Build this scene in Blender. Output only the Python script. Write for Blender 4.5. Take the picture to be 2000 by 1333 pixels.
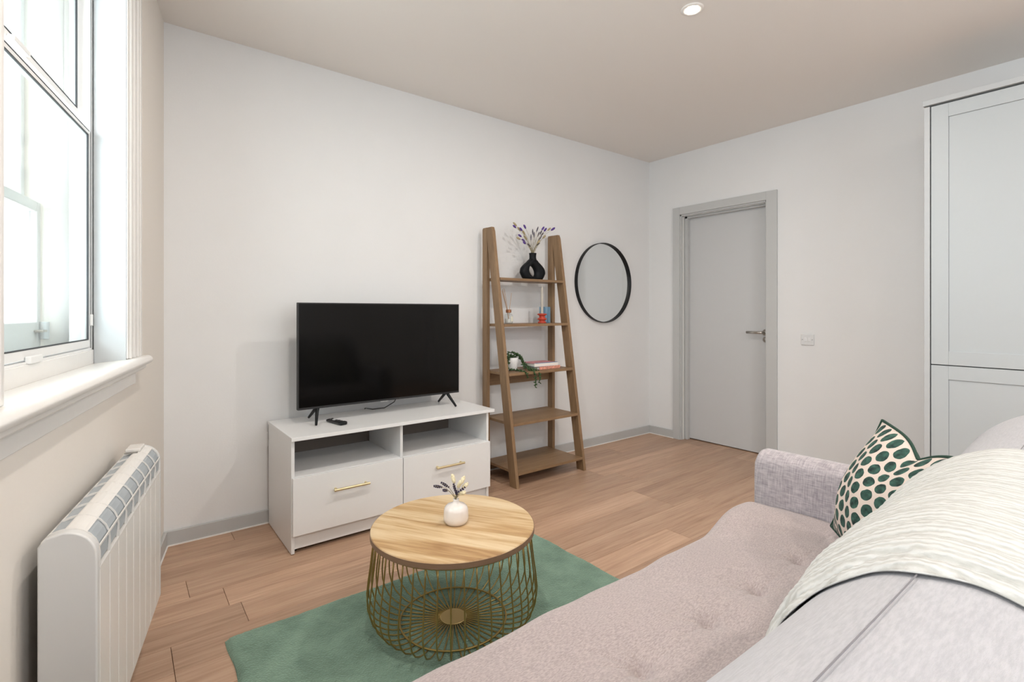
import bpy, bmesh, math, random
from mathutils import Vector, Matrix
random.seed(7)
C = bpy.context.scene.collection
SC = bpy.context.scene
for o in list(bpy.data.objects): bpy.data.objects.remove(o)

# ------------------------------------------------------------------ camera, world, lights, exposure
CAMZ = 1.17
cam_d = bpy.data.cameras.new('camera'); cam = bpy.data.objects.new('camera', cam_d); C.objects.link(cam)
cam_d.sensor_width = 36; cam_d.lens = 987/2000*36; cam_d.shift_y = -57.5/2000; cam_d.clip_start = .01
cam.location = (0, 0, CAMZ); cam.rotation_euler = (math.pi/2, 0, -math.atan2(.6131, .7900))
SC.camera = cam
SC.view_settings.view_transform = 'Standard'; SC.view_settings.look = 'None'
SC.view_settings.gamma = 1; SC.view_settings.use_curve_mapping = False
SC.view_settings.exposure = 0.70
w = bpy.data.worlds.new('overcast_sky'); SC.world = w; w.use_nodes = True
bg = w.node_tree.nodes['Background']; bg.inputs[0].default_value = (.93, .965, 1, 1); bg.inputs[1].default_value = 4.2

def lamp(name, kind, loc, rot, energy, color, **kw):
    d = bpy.data.lights.new(name, kind); d.energy = energy; d.color = color
    for k, v in kw.items(): setattr(d, k, v)
    o = bpy.data.objects.new(name, d); C.objects.link(o); o.location = loc; o.rotation_euler = rot
    return o
LW = math.atan2(-.1945, .9809)                       # turn of the window wall
ND = Vector((.9809, -.1945, 0)); SD = Vector((.1945, .9809, 0)); LO = Vector((.173, 3.051, 0))
def lw(n, s, z): return LO + ND*n + SD*s + Vector((0, 0, z))
WARM = (1, .93, .86)
LAMPS = [(2.156, 1.376), (.62, 1.25), (2.156, -1.05), (.62, -1.05), (3.4, -1.25)]
LAMP_W = 8.5
# sky portals in the three window openings: they only guide the sampling of the sky light
def portal(loc, rz, w_, h_):
    o = lamp('window_portal', 'AREA', loc, (math.pi/2, 0, rz), 1, (1, 1, 1), shape='RECTANGLE', size=w_, size_y=h_)
    o.data.cycles.is_portal = True
portal(lw(-.34, -1.295, 1.71), LW-math.pi/2, 1.15, 1.52)
portal(lw(-.34, -3.2, 1.71), LW-math.pi/2, 1.15, 1.52)
portal((1.2, -2.07, 1.575), 0, 1.42, 1.38)

# ------------------------------------------------------------------ materials
def new_mat(name):
    m = bpy.data.materials.new(name); m.use_nodes = True
    nt = m.node_tree; return m, nt, nt.nodes['Principled BSDF']
def N(nt, t, **kw):
    n = nt.nodes.new(t)
    for k, v in kw.items():
        if isinstance(k, str) and hasattr(n, k): setattr(n, k, v)
    return n
def plain(name, col, rough=.5, metal=0, noise=0, nscale=30, bump=0, bscale=200, spec=.5, sheen=0, coat=0, emit=None):
    m, nt, b = new_mat(name)
    b.inputs['Base Color'].default_value = (*col, 1); b.inputs['Roughness'].default_value = rough
    b.inputs['Metallic'].default_value = metal; b.inputs['Specular IOR Level'].default_value = spec
    if sheen:
        b.inputs['Sheen Weight'].default_value = sheen; b.inputs['Sheen Roughness'].default_value = .4
    if coat: b.inputs['Coat Weight'].default_value = coat
    if emit:
        b.inputs['Emission Color'].default_value = (*emit[0], 1); b.inputs['Emission Strength'].default_value = emit[1]
    tc = N(nt, 'ShaderNodeTexCoord')
    if noise:
        n = N(nt, 'ShaderNodeTexNoise'); n.inputs['Scale'].default_value = nscale; n.inputs['Detail'].default_value = 5
        r = N(nt, 'ShaderNodeValToRGB')
        r.color_ramp.elements[0].color = (*[c*(1-noise) for c in col], 1); r.color_ramp.elements[1].color = (*[min(1, c*(1+noise)) for c in col], 1)
        r.color_ramp.elements[0].position = .3; r.color_ramp.elements[1].position = .7
        nt.links.new(tc.outputs['Object'], n.inputs['Vector']); nt.links.new(n.outputs['Fac'], r.inputs['Fac'])
        nt.links.new(r.outputs['Color'], b.inputs['Base Color'])
    if bump:
        n = N(nt, 'ShaderNodeTexNoise'); n.inputs['Scale'].default_value = bscale; n.inputs['Detail'].default_value = 3
        bp = N(nt, 'ShaderNodeBump'); bp.inputs['Strength'].default_value = bump; bp.inputs['Distance'].default_value = .01
        nt.links.new(tc.outputs['Object'], n.inputs['Vector']); nt.links.new(n.outputs['Fac'], bp.inputs['Height'])
        nt.links.new(bp.outputs['Normal'], b.inputs['Normal'])
    return m
def wood(name, stops, axis='X', stretch=14, scale=6, rough=.5, rnd=0, rot=0, bump=.08, fine=.42, coord='Object'):
    """long-grained wood: stops = [(pos, colour)], grain along axis; rnd = tone spread per object"""
    m, nt, b = new_mat(name); L = nt.links
    tc = N(nt, 'ShaderNodeTexCoord'); oi = N(nt, 'ShaderNodeObjectInfo')
    add = N(nt, 'ShaderNodeVectorMath', operation='ADD'); sc = N(nt, 'ShaderNodeVectorMath', operation='SCALE')
    cmb = N(nt, 'ShaderNodeCombineXYZ')
    for i in range(3): L.new(oi.outputs['Random'], cmb.inputs[i])
    L.new(cmb.outputs[0], sc.inputs[0]); sc.inputs['Scale'].default_value = 37
    mp0 = N(nt, 'ShaderNodeMapping'); mp0.inputs['Rotation'].default_value = (0, 0, rot)
    L.new(tc.outputs[coord], mp0.inputs['Vector'])
    L.new(mp0.outputs[0], add.inputs[0])
    if rnd: L.new(sc.outputs[0], add.inputs[1])
    mp = N(nt, 'ShaderNodeMapping')
    s = {'X': (1/stretch, 1, 1), 'Y': (1, 1/stretch, 1), 'Z': (1, 1, 1/stretch)}[axis]
    mp.inputs['Scale'].default_value = [q*scale for q in s]
    L.new(add.outputs[0], mp.inputs['Vector'])
    n1 = N(nt, 'ShaderNodeTexNoise'); n1.inputs['Scale'].default_value = 1; n1.inputs['Detail'].default_value = 6; n1.inputs['Distortion'].default_value = 1.1
    n2 = N(nt, 'ShaderNodeTexNoise'); n2.inputs['Scale'].default_value = 9; n2.inputs['Detail'].default_value = 4
    L.new(mp.outputs[0], n1.inputs['Vector']); L.new(mp.outputs[0], n2.inputs['Vector'])
    mx = N(nt, 'ShaderNodeMix', data_type='FLOAT'); mx.inputs[0].default_value = fine
    L.new(n1.outputs['Fac'], mx.inputs[2]); L.new(n2.outputs['Fac'], mx.inputs[3])
    r = N(nt, 'ShaderNodeValToRGB'); cr = r.color_ramp
    while len(cr.elements) < len(stops): cr.elements.new(.5)
    for e, (p, c) in zip(cr.elements, stops): e.position = p; e.color = (*c, 1)
    L.new(mx.outputs[0], r.inputs['Fac'])
    out = r.outputs['Color']
    if rnd:
        hs = N(nt, 'ShaderNodeHueSaturation'); mr = N(nt, 'ShaderNodeMapRange')
        mr.inputs['To Min'].default_value = 1-rnd; mr.inputs['To Max'].default_value = 1+rnd
        L.new(oi.outputs['Random'], mr.inputs['Value']); L.new(mr.outputs[0], hs.inputs['Value']); L.new(out, hs.inputs['Color']); out = hs.outputs[0]
    L.new(out, b.inputs['Base Color']); b.inputs['Roughness'].default_value = rough
    bp = N(nt, 'ShaderNodeBump'); bp.inputs['Strength'].default_value = bump; bp.inputs['Distance'].default_value = .004
    L.new(mx.outputs[0], bp.inputs['Height']); L.new(bp.outputs['Normal'], b.inputs['Normal'])
    return m
def fabric(name, c1, c2, streak=(1, 1, 1), scale=60, bump=.5, rough=.95, sheen=.3, fine=700):
    m, nt, b = new_mat(name); L = nt.links
    tc = N(nt, 'ShaderNodeTexCoord'); mp = N(nt, 'ShaderNodeMapping'); mp.inputs['Scale'].default_value = streak
    L.new(tc.outputs['Object'], mp.inputs['Vector'])
    n1 = N(nt, 'ShaderNodeTexNoise'); n1.inputs['Scale'].default_value = scale; n1.inputs['Detail'].default_value = 6; n1.inputs['Roughness'].default_value = .65
    n2 = N(nt, 'ShaderNodeTexNoise'); n2.inputs['Scale'].default_value = fine; n2.inputs['Detail'].default_value = 2
    L.new(mp.outputs[0], n1.inputs['Vector']); L.new(mp.outputs[0], n2.inputs['Vector'])
    r = N(nt, 'ShaderNodeValToRGB'); r.color_ramp.elements[0].position = .38; r.color_ramp.elements[1].position = .62
    r.color_ramp.elements[0].color = (*c1, 1); r.color_ramp.elements[1].color = (*c2, 1)
    L.new(n1.outputs['Fac'], r.inputs['Fac']); L.new(r.outputs['Color'], b.inputs['Base Color'])
    ad = N(nt, 'ShaderNodeMath', operation='ADD'); L.new(n1.outputs['Fac'], ad.inputs[0]); L.new(n2.outputs['Fac'], ad.inputs[1])
    bp = N(nt, 'ShaderNodeBump'); bp.inputs['Strength'].default_value = bump; bp.inputs['Distance'].default_value = .002
    L.new(ad.outputs[0], bp.inputs['Height']); L.new(bp.outputs['Normal'], b.inputs['Normal'])
    b.inputs['Roughness'].default_value = rough; b.inputs['Sheen Weight'].default_value = sheen
    return m
def glass_mat(name, tint=(1, 1, 1), rough=.0, fac=None):
    m = bpy.data.materials.new(name); m.use_nodes = True; nt = m.node_tree; nt.nodes.clear()
    o = N(nt, 'ShaderNodeOutputMaterial'); t = N(nt, 'ShaderNodeBsdfTransparent'); t.inputs[0].default_value = (*tint, 1)
    g = N(nt, 'ShaderNodeBsdfGlossy'); g.inputs['Roughness'].default_value = rough
    f = N(nt, 'ShaderNodeFresnel'); f.inputs[0].default_value = 1.5
    mx = N(nt, 'ShaderNodeMixShader')
    ge = N(nt, 'ShaderNodeNewGeometry'); iv = N(nt, 'ShaderNodeMath', operation='SUBTRACT'); iv.inputs[0].default_value = 1
    ml = N(nt, 'ShaderNodeMath', operation='MULTIPLY'); nt.links.new(ge.outputs['Backfacing'], iv.inputs[1])
    nt.links.new(f.outputs[0], ml.inputs[0]); nt.links.new(iv.outputs[0], ml.inputs[1])
    nt.links.new(ml.outputs[0], mx.inputs[0]); nt.links.new(t.outputs[0], mx.inputs[1]); nt.links.new(g.outputs[0], mx.inputs[2])
    nt.links.new(mx.outputs[0], o.inputs[0]); return m

def throw_mat():
    m, nt, b = new_mat('off_white_crinkled_cotton'); L = nt.links
    tc = N(nt, 'ShaderNodeTexCoord')
    wv_ = N(nt, 'ShaderNodeTexWave', wave_type='BANDS', bands_direction='X'); wv_.inputs['Scale'].default_value = 32
    wv_.inputs['Distortion'].default_value = 1.6; wv_.inputs['Detail'].default_value = 2; wv_.inputs['Detail Scale'].default_value = 2.2
    L.new(tc.outputs['Object'], wv_.inputs['Vector'])
    mp = N(nt, 'ShaderNodeMapping'); mp.inputs['Scale'].default_value = (260, 60, 60); n = N(nt, 'ShaderNodeTexNoise'); n.inputs['Scale'].default_value = 1; n.inputs['Detail'].default_value = 4
    L.new(tc.outputs['Object'], mp.inputs['Vector']); L.new(mp.outputs[0], n.inputs['Vector'])
    a = N(nt, 'ShaderNodeMath', operation='MULTIPLY_ADD'); L.new(n.outputs['Fac'], a.inputs[0]); a.inputs[1].default_value = 1.4; L.new(wv_.outputs['Fac'], a.inputs[2])
    r = N(nt, 'ShaderNodeValToRGB'); e = r.color_ramp.elements; e[0].position = .3; e[1].position = .75
    e[0].color = (.46, .455, .425, 1); e[1].color = (.60, .597, .575, 1)
    h = N(nt, 'ShaderNodeMath', operation='MULTIPLY'); h.inputs[1].default_value = .5; L.new(a.outputs[0], h.inputs[0]); L.new(h.outputs[0], r.inputs['Fac'])
    L.new(r.outputs['Color'], b.inputs['Base Color'])
    bp = N(nt, 'ShaderNodeBump'); bp.inputs['Strength'].default_value = .7; bp.inputs['Distance'].default_value = .0022
    L.new(a.outputs[0], bp.inputs['Height']); L.new(bp.outputs['Normal'], b.inputs['Normal'])
    b.inputs['Roughness'].default_value = 1; b.inputs['Sheen Weight'].default_value = .1
    return m
M_wall = plain('wall_paint', (.79, .79, .79), .85, bump=.03, bscale=120, noise=.01, nscale=3)
M_wallL = plain('wall_paint_cream', (.80, .755, .70), .8, bump=.04, bscale=60)
M_ceil = plain('ceiling_paint', (.85, .81, .77), .9)
M_trimgrey = plain('grey_gloss_trim', (.50, .505, .50), .4)
M_doorleaf = plain('grey_door_paint', (.58, .585, .59), .5)
M_doorframe = plain('grey_frame_paint', (.54, .545, .54), .4)
M_caulk = plain('white_sealant', (.85, .84, .82), .5)
M_gloss = plain('white_gloss_woodwork', (.80, .785, .76), .25, bump=.03, bscale=25)
M_white = plain('white_paint_glare_dim', (.58, .60, .61), .35)  # white paint darkened to hold back the glare on the inner reveal
M_white_lift = plain('white_paint_shade_lift', (.74, .76, .765), .4)  # same white paint, lightened to offset the shade deeper in the window
M_alu = plain('white_aluminium', (.82, .82, .81), .35)
M_gasket = plain('dark_gasket', (.05, .055, .06), .6)
M_pane = glass_mat('window_glass', (.95, .985, .98))
M_paneo = glass_mat('window_glass_outer', (.97, .99, 1))
M_floorbase = plain('floor_underlay', (.10, .06, .04), .9)
FL = [(.30, (.33, .195, .125)), (.46, (.45, .285, .19)), (.60, (.53, .35, .24)), (.75, (.60, .42, .30))]
M_plank = wood('oak_laminate', FL, 'X', 18, 10, .42, rnd=.12, bump=.06, fine=.5)
M_cab = plain('white_cabinet_melamine', (.82, .82, .82), .35, bump=.015, bscale=150)
M_cabin = plain('white_cabinet_inside', (.74, .74, .74), .5)
M_cabback = plain('grey_brown_backboard', (.17, .14, .12), .7)
M_brass = plain('satin_brass', (.74, .64, .40), .35, 1)
M_tvbody = plain('black_plastic', (.012, .012, .013), .35)
M_bezel = plain('grey_bezel', (.012, .012, .013), .5)
M_screen = plain('glossy_black_screen', (.002, .002, .002), .10, spec=.2)
M_lad = [wood('brown_oak_veneer_'+a.lower(), [(.25, (.165, .095, .045)), (.5, (.255, .155, .08)), (.75, (.34, .22, .12))], a, 12, 16, .5, rnd=.04, bump=.06) for a in 'XYZ']
M_blackmetal = plain('black_metal', (.008, .009, .010), .45, spec=.25)
M_mirror = plain('mirror_glass', (.95, .965, .965), .0, 1)
M_vaseb = plain('matt_black_ceramic', (.006, .007, .009), .55, bump=.1, bscale=300, spec=.2)
M_pot = plain('white_speckled_pot', (.80, .80, .80), .6, noise=.12, nscale=260)
M_vasew = plain('glazed_white_ceramic', (.82, .76, .72), .25, coat=.4)
M_leaf = plain('succulent_green', (.045, .095, .03), .6, noise=.4, nscale=80)
M_vine = plain('vine_stem', (.05, .08, .03), .7)
M_red = plain('red_lacquer', (.48, .05, .025), .3)
M_candle = plain('taupe_wax', (.50, .46, .40), .5)
M_wick = plain('wick_white', (.8, .8, .76), .8)
M_blue = plain('blue_ribbed_glass', (.13, .25, .36), .2, coat=.3)
M_cap = plain('copper_cap', (.36, .15, .07), .35, .6)
M_reed = plain('reed', (.50, .32, .19), .8)
M_label = plain('cream_label', (.80, .78, .66), .6)
M_bottle = glass_mat('clear_bottle', (.90, .92, .92), .02)
M_liquid = plain('pale_oil', (.72, .70, .66), .2)
M_pink = plain('pink_cover', (.62, .25, .28), .5, noise=.2, nscale=40)
M_teal = plain('teal_edge', (.09, .32, .38), .5)
M_bluecov = plain('blue_cover', (.10, .24, .45), .5)
M_page = plain('page_edge', (.82, .78, .72), .8)
M_plum = plain('plum_cover', (.25, .04, .12), .5)
M_coral = plain('coral_spine', (.70, .30, .22), .5, noise=.5, nscale=60)
TT = [(.34, (.36, .20, .085)), (.45, (.53, .345, .17)), (.54, (.66, .49, .29)), (.66, (.74, .59, .39))]
M_ttop = wood('pale_oak_top', TT, 'X', 13, 11, .45, rot=-math.radians(121), bump=.03, fine=.25)
M_tedge = plain('brown_edge', (.23, .14, .085), .5)
M_wire = plain('antique_gold_wire', (.40, .29, .10), .36, .85)
M_gold = plain('gold_disc', (.52, .38, .16), .4, .6)
M_rad = plain('radiator_enamel', (.80, .78, .75), .3)
M_radend = plain('radiator_end', (.70, .70, .69), .4)
M_radin = plain('radiator_grille_inside', (.42, .46, .49), .5, .1)
M_radlab = plain('grey_control_slot', (.25, .24, .22), .5)
M_cup = plain('pale_grey_cupboard', (.50, .535, .55), .38)
M_cupedge = plain('pale_grey_edge', (.53, .55, .56), .4)
M_gap = plain('shadow_gap', (.05, .05, .055), .9)
M_steel = plain('brushed_steel', (.50, .47, .43), .28, 1)
M_plate = plain('white_switch_plate', (.74, .745, .75), .3)
M_rocker = plain('white_rocker', (.80, .80, .81), .3)
M_screw = plain('screw', (.25, .25, .25), .4, .8)
M_seat = fabric('pink_grey_chenille_seat', (.325, .27, .262), (.48, .405, .395), (1, 3, 1), 120, .35, sheen=.3, fine=600)
M_back = fabric('chenille_back_bluish_light', (.36, .352, .37), (.43, .42, .438), (.6, 3.2, 1.5), 90, .3, sheen=.25, fine=600)  # seat chenille made greyer, with bluish window light mixed into its colour
M_throw = throw_mat()
M_leg = wood('sofa_leg_wood', [(.3, (.15, .08, .04)), (.7, (.3, .17, .09))], 'Z')
M_pipe = plain('dark_green_piping', (.01, .045, .028), .8)
M_lav = plain('lavender_bud', (.055, .045, .085), .9, noise=.4, nscale=300)
M_purple = plain('purple_dyed_head', (.10, .05, .26), .9, noise=.3, nscale=300)
M_stem = plain('dry_stem', (.30, .26, .15), .9)
M_tail = plain('cream_bunny_tail', (.78, .70, .48), .95, noise=.15, nscale=200)
M_straw = plain('straw_head', (.42, .34, .20), .95, noise=.3, nscale=200)
M_bulb = plain('lit_lamp', (1, .95, .85), .5, emit=((1, .92, .80), 40))
M_lring = plain('lamp_ring', (.85, .82, .78), .3)
M_build = plain('pale_render_outside', (.80, .82, .84), .9)

# weave for the arms
def weave_mat():
    m, nt, b = new_mat('lilac_grey_woven_arm'); L = nt.links
    tc = N(nt, 'ShaderNodeTexCoord'); fs = []
    for sc in ((30, 30, 260), (30, 260, 30)):
        mp = N(nt, 'ShaderNodeMapping'); mp.inputs['Scale'].default_value = sc; n = N(nt, 'ShaderNodeTexNoise')
        n.inputs['Scale'].default_value = 1; n.inputs['Detail'].default_value = 3
        L.new(tc.outputs['Object'], mp.inputs['Vector']); L.new(mp.outputs[0], n.inputs['Vector']); fs.append(n)
    a = N(nt, 'ShaderNodeMath', operation='ADD'); L.new(fs[0].outputs['Fac'], a.inputs[0]); L.new(fs[1].outputs['Fac'], a.inputs[1])
    h = N(nt, 'ShaderNodeMath', operation='MULTIPLY'); h.inputs[1].default_value = .5; L.new(a.outputs[0], h.inputs[0])
    r = N(nt, 'ShaderNodeValToRGB'); r.color_ramp.elements[0].position = .35; r.color_ramp.elements[1].position = .65
    r.color_ramp.elements[0].color = (.285, .255, .275, 1); r.color_ramp.elements[1].color = (.53, .48, .495, 1)
    L.new(h.outputs[0], r.inputs['Fac']); L.new(r.outputs['Color'], b.inputs['Base Color'])
    bp = N(nt, 'ShaderNodeBump'); bp.inputs['Strength'].default_value = .5; bp.inputs['Distance'].default_value = .002
    L.new(h.outputs[0], bp.inputs['Height']); L.new(bp.outputs['Normal'], b.inputs['Normal'])
    b.inputs['Roughness'].default_value = .95; b.inputs['Sheen Weight'].default_value = .35
    return m
M_arm = weave_mat()
# rug pile
def rug_mat():
    m, nt, b = new_mat('green_rug_pile'); L = nt.links
    tc = N(nt, 'ShaderNodeTexCoord'); n = N(nt, 'ShaderNodeTexNoise'); n.inputs['Scale'].default_value = 7; n.inputs['Detail'].default_value = 8; n.inputs['Roughness'].default_value = .7
    n2 = N(nt, 'ShaderNodeTexNoise'); n2.inputs['Scale'].default_value = 160; n2.inputs['Detail'].default_value = 3
    L.new(tc.outputs['Object'], n.inputs['Vector']); L.new(tc.outputs['Object'], n2.inputs['Vector'])
    r = N(nt, 'ShaderNodeValToRGB'); e = r.color_ramp.elements; e[0].position = .33; e[1].position = .68
    e[0].color = (.115, .185, .14, 1); e[1].color = (.215, .325, .25, 1)
    L.new(n.outputs['Fac'], r.inputs['Fac']); L.new(r.outputs['Color'], b.inputs['Base Color'])
    bp = N(nt, 'ShaderNodeBump'); bp.inputs['Strength'].default_value = .9; bp.inputs['Distance'].default_value = .006
    L.new(n2.outputs['Fac'], bp.inputs['Height']); L.new(bp.outputs['Normal'], b.inputs['Normal'])
    b.inputs['Roughness'].default_value = 1; b.inputs['Sheen Weight'].default_value = .5; b.inputs['Sheen Tint'].default_value = (.6, .9, .75, 1)
    return m
M_rug = rug_mat()
# printed cushion: staggered brush-painted ovals, from UV
def dots_mat():
    m, nt, b = new_mat('cream_cloth_green_oval_print'); L = nt.links
    uv = N(nt, 'ShaderNodeUVMap'); sx = N(nt, 'ShaderNodeSeparateXYZ')
    nz = N(nt, 'ShaderNodeTexNoise'); nz.inputs['Scale'].default_value = 14
    L.new(uv.outputs[0], nz.inputs['Vector'])
    dn = N(nt, 'ShaderNodeVectorMath', operation='MULTIPLY_ADD'); dn.inputs[1].default_value = (.02, .02, 0)
    L.new(nz.outputs['Color'], dn.inputs[0]); L.new(uv.outputs[0], dn.inputs[2]); L.new(dn.outputs[0], sx.inputs[0])
    def mth(op, a, bb=None, c=None):
        n = N(nt, 'ShaderNodeMath', operation=op)
        for i, v in enumerate((a, bb, c)):
            if v is None: continue
            if isinstance(v, (int, float)): n.inputs[i].default_value = v
            else: L.new(v, n.inputs[i])
        return n.outputs[0]
    R, K = 10.0, 8.5
    y = mth('MULTIPLY', sx.outputs['Y'], R); row = mth('FLOOR', y)
    half = mth('MULTIPLY', mth('MODULO', row, 2), .5)
    x = mth('ADD', mth('MULTIPLY', sx.outputs['X'], K), half)
    fx = mth('SUBTRACT', mth('FRACT', x), .5); fy = mth('SUBTRACT', mth('FRACT', y), .5)
    d = mth('SQRT', mth('ADD', mth('POWER', mth('ABSOLUTE', mth('DIVIDE', fx, .37)), 2), mth('POWER', mth('ABSOLUTE', mth('DIVIDE', fy, .46)), 2)))
    mask = mth('LESS_THAN', d, 1.0)
    gn = N(nt, 'ShaderNodeTexNoise'); gn.inputs['Scale'].default_value = 22; gn.inputs['Detail'].default_value = 5
    L.new(uv.outputs[0], gn.inputs['Vector'])
    r = N(nt, 'ShaderNodeValToRGB'); e = r.color_ramp.elements; e[0].position = .35; e[1].position = .72
    e[0].color = (.006, .022, .020, 1); e[1].color = (.05, .14, .105, 1); L.new(gn.outputs['Fac'], r.inputs['Fac'])
    mx = N(nt, 'ShaderNodeMix', data_type='RGBA'); L.new(mask, mx.inputs[0]); mx.inputs[6].default_value = (.70, .59, .52, 1)
    L.new(r.outputs[0], mx.inputs[7]); L.new(mx.outputs[2], b.inputs['Base Color']); b.inputs['Roughness'].default_value = .9
    return m
M_dots = dots_mat()

# ------------------------------------------------------------------ helpers
class MB:
    def __init__(s): s.v = []; s.f = []; s.uv = None
    def box(s, x0, x1, y0, y1, z0, z1):
        k = len(s.v); s.v += [(x, y, z) for x in (x0, x1) for y in (y0, y1) for z in (z0, z1)]
        s.f += [tuple(k+i for i in q) for q in ((0, 1, 3, 2), (4, 6, 7, 5), (0, 4, 5, 1), (2, 3, 7, 6), (0, 2, 6, 4), (1, 5, 7, 3))]; return s
    def hexa(s, p):   # 8 points: bottom 4 ccw, top 4 ccw
        k = len(s.v); s.v += [tuple(q) for q in p]
        s.f += [tuple(k+i for i in q) for q in ((3, 2, 1, 0), (4, 5, 6, 7), (0, 1, 5, 4), (1, 2, 6, 5), (2, 3, 7, 6), (3, 0, 4, 7))]; return s
    def tube(s, pts, r, n=8, caps=True):
        pts = [Vector(p) for p in pts]; rr = r if isinstance(r, (list, tuple)) else [r]*len(pts); k = len(s.v)
        t0 = (pts[1]-pts[0]).normalized(); up = Vector((0, 0, 1)) if abs(t0.z) < .9 else Vector((1, 0, 0)); a = t0.cross(up).normalized()
        for i, p in enumerate(pts):
            t = (pts[min(i+1, len(pts)-1)]-pts[max(i-1, 0)]).normalized(); a = (a-t*a.dot(t)).normalized(); b = t.cross(a)
            for j in range(n):
                q = p+(a*math.cos(2*math.pi*j/n)+b*math.sin(2*math.pi*j/n))*rr[i]; s.v.append(tuple(q))
        for i in range(len(pts)-1):
            for j in range(n): s.f.append((k+i*n+j, k+i*n+(j+1) % n, k+(i+1)*n+(j+1) % n, k+(i+1)*n+j))
        if caps: s.f.append(tuple(k+j for j in range(n))[::-1]); s.f.append(tuple(k+(len(pts)-1)*n+j for j in range(n)))
        return s
    def lathe(s, prof, n=32, c=(0, 0, 0)):    # prof: (r,z) bottom to top
        k = len(s.v)
        for r, z in prof:
            for j in range(n): a = 2*math.pi*j/n; s.v.append((c[0]+r*math.cos(a), c[1]+r*math.sin(a), c[2]+z))
        for i in range(len(prof)-1):
            for j in range(n): s.f.append((k+i*n+j, k+i*n+(j+1) % n, k+(i+1)*n+(j+1) % n, k+(i+1)*n+j))
        if prof[0][0] > 1e-5: s.f.append(tuple(k+j for j in range(n))[::-1])
        if prof[-1][0] > 1e-5: s.f.append(tuple(k+(len(prof)-1)*n+j for j in range(n)))
        return s
    def prism(s, poly, a0, a1, ax='y'):       # poly in the other two axes
        k = len(s.v); n = len(poly)
        for a in (a0, a1):
            for p in poly:
                s.v.append({'x': (a, p[0], p[1]), 'y': (p[0], a, p[1]), 'z': (p[0], p[1], a)}[ax])
        s.f.append(tuple(range(k, k+n))[::-1]); s.f.append(tuple(range(k+n, k+2*n)))
        for i in range(n): j = (i+1) % n; s.f.append((k+i, k+j, k+n+j, k+n+i))
        return s
    def grid(s, fn, nu, nv, uvf=None):
        k = len(s.v)
        for i in range(nu+1):
            for j in range(nv+1): s.v.append(tuple(fn(i/nu, j/nv)))
        for i in range(nu):
            for j in range(nv): a = k+i*(nv+1)+j; s.f.append((a, a+nv+1, a+nv+2, a+1))
        return s
    def ell(s, c, r, d=(0, 0, 1), n=10, m=6):  # ellipsoid with long axis d
        k = len(s.v); d = Vector(d).normalized(); q = d.to_track_quat('Z', 'Y')
        for i in range(m+1):
            ph = math.pi*i/m
            for j in range(n):
                a = 2*math.pi*j/n; p = Vector((r[0]*math.sin(ph)*math.cos(a), r[0]*math.sin(ph)*math.sin(a), -r[1]*math.cos(ph)))
                s.v.append(tuple(Vector(c)+q @ p))
        for i in range(m):
            for j in range(n): s.f.append((k+i*n+j, k+i*n+(j+1) % n, k+(i+1)*n+(j+1) % n, k+(i+1)*n+j))
        return s
    def build(s, name, mat, parent=None, bevel=0, seg=2, smooth=False, loc=None, rotz=0, weld=False, subsurf=0):
        me = bpy.data.meshes.new(name); me.from_pydata(s.v, [], s.f); me.update()
        bm = bmesh.new(); bm.from_mesh(me)
        if weld: bmesh.ops.remove_doubles(bm, verts=bm.verts, dist=1e-5)
        bmesh.ops.recalc_face_normals(bm, faces=bm.faces); bm.to_mesh(me); bm.free()
        me.materials.append(mat)
        o = bpy.data.objects.new(name, me); C.objects.link(o)
        if smooth:
            for p in me.polygons: p.use_smooth = True
        if bevel:
            b = o.modifiers.new('bevel', 'BEVEL'); b.width = bevel; b.segments = seg; b.limit_method = 'ANGLE'; b.angle_limit = math.radians(40)
            for p in me.polygons: p.use_smooth = True
            wn = o.modifiers.new('wn', 'WEIGHTED_NORMAL'); wn.keep_sharp = False
        if subsurf:
            b = o.modifiers.new('sub', 'SUBSURF'); b.levels = subsurf; b.render_levels = subsurf
        if parent is not None: o.parent = parent
        if loc is not None: o.location = loc
        if rotz: o.rotation_euler.z = rotz
        return o
def tag(o, label=None, cat=None, group=None, kind=None):
    for k, v in (('label', label), ('category', cat), ('group', group), ('kind', kind)):
        if v: o[k] = v
    return o
def thing(name, label, cat, loc=(0, 0, 0), rotz=0, group=None):
    o = bpy.data.objects.new(name, None); C.objects.link(o); o.location = loc; o.rotation_euler.z = rotz; o.empty_display_size = .1
    return tag(o, label, cat, group)
def st(o): o['kind'] = 'structure'; return o
def bx(x0, x1, y0, y1, z0, z1): return MB().box(x0, x1, y0, y1, z0, z1)
def ss(a, b, x):
    t = max(0, min(1, (x-a)/(b-a))); return t*t*(3-2*t)
def LWO(mb, name, mat, **kw):      # build in the window wall's frame: x = into room, y = along wall
    o = mb.build(name, mat, **kw)
    if o.parent is None: o.location = LO; o.rotation_euler.z = LW
    return o
HC = 2.613                           # ceiling height
XR, YF, YB = 4.05, 3.051, -1.85      # door wall, television wall, wall behind

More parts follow.
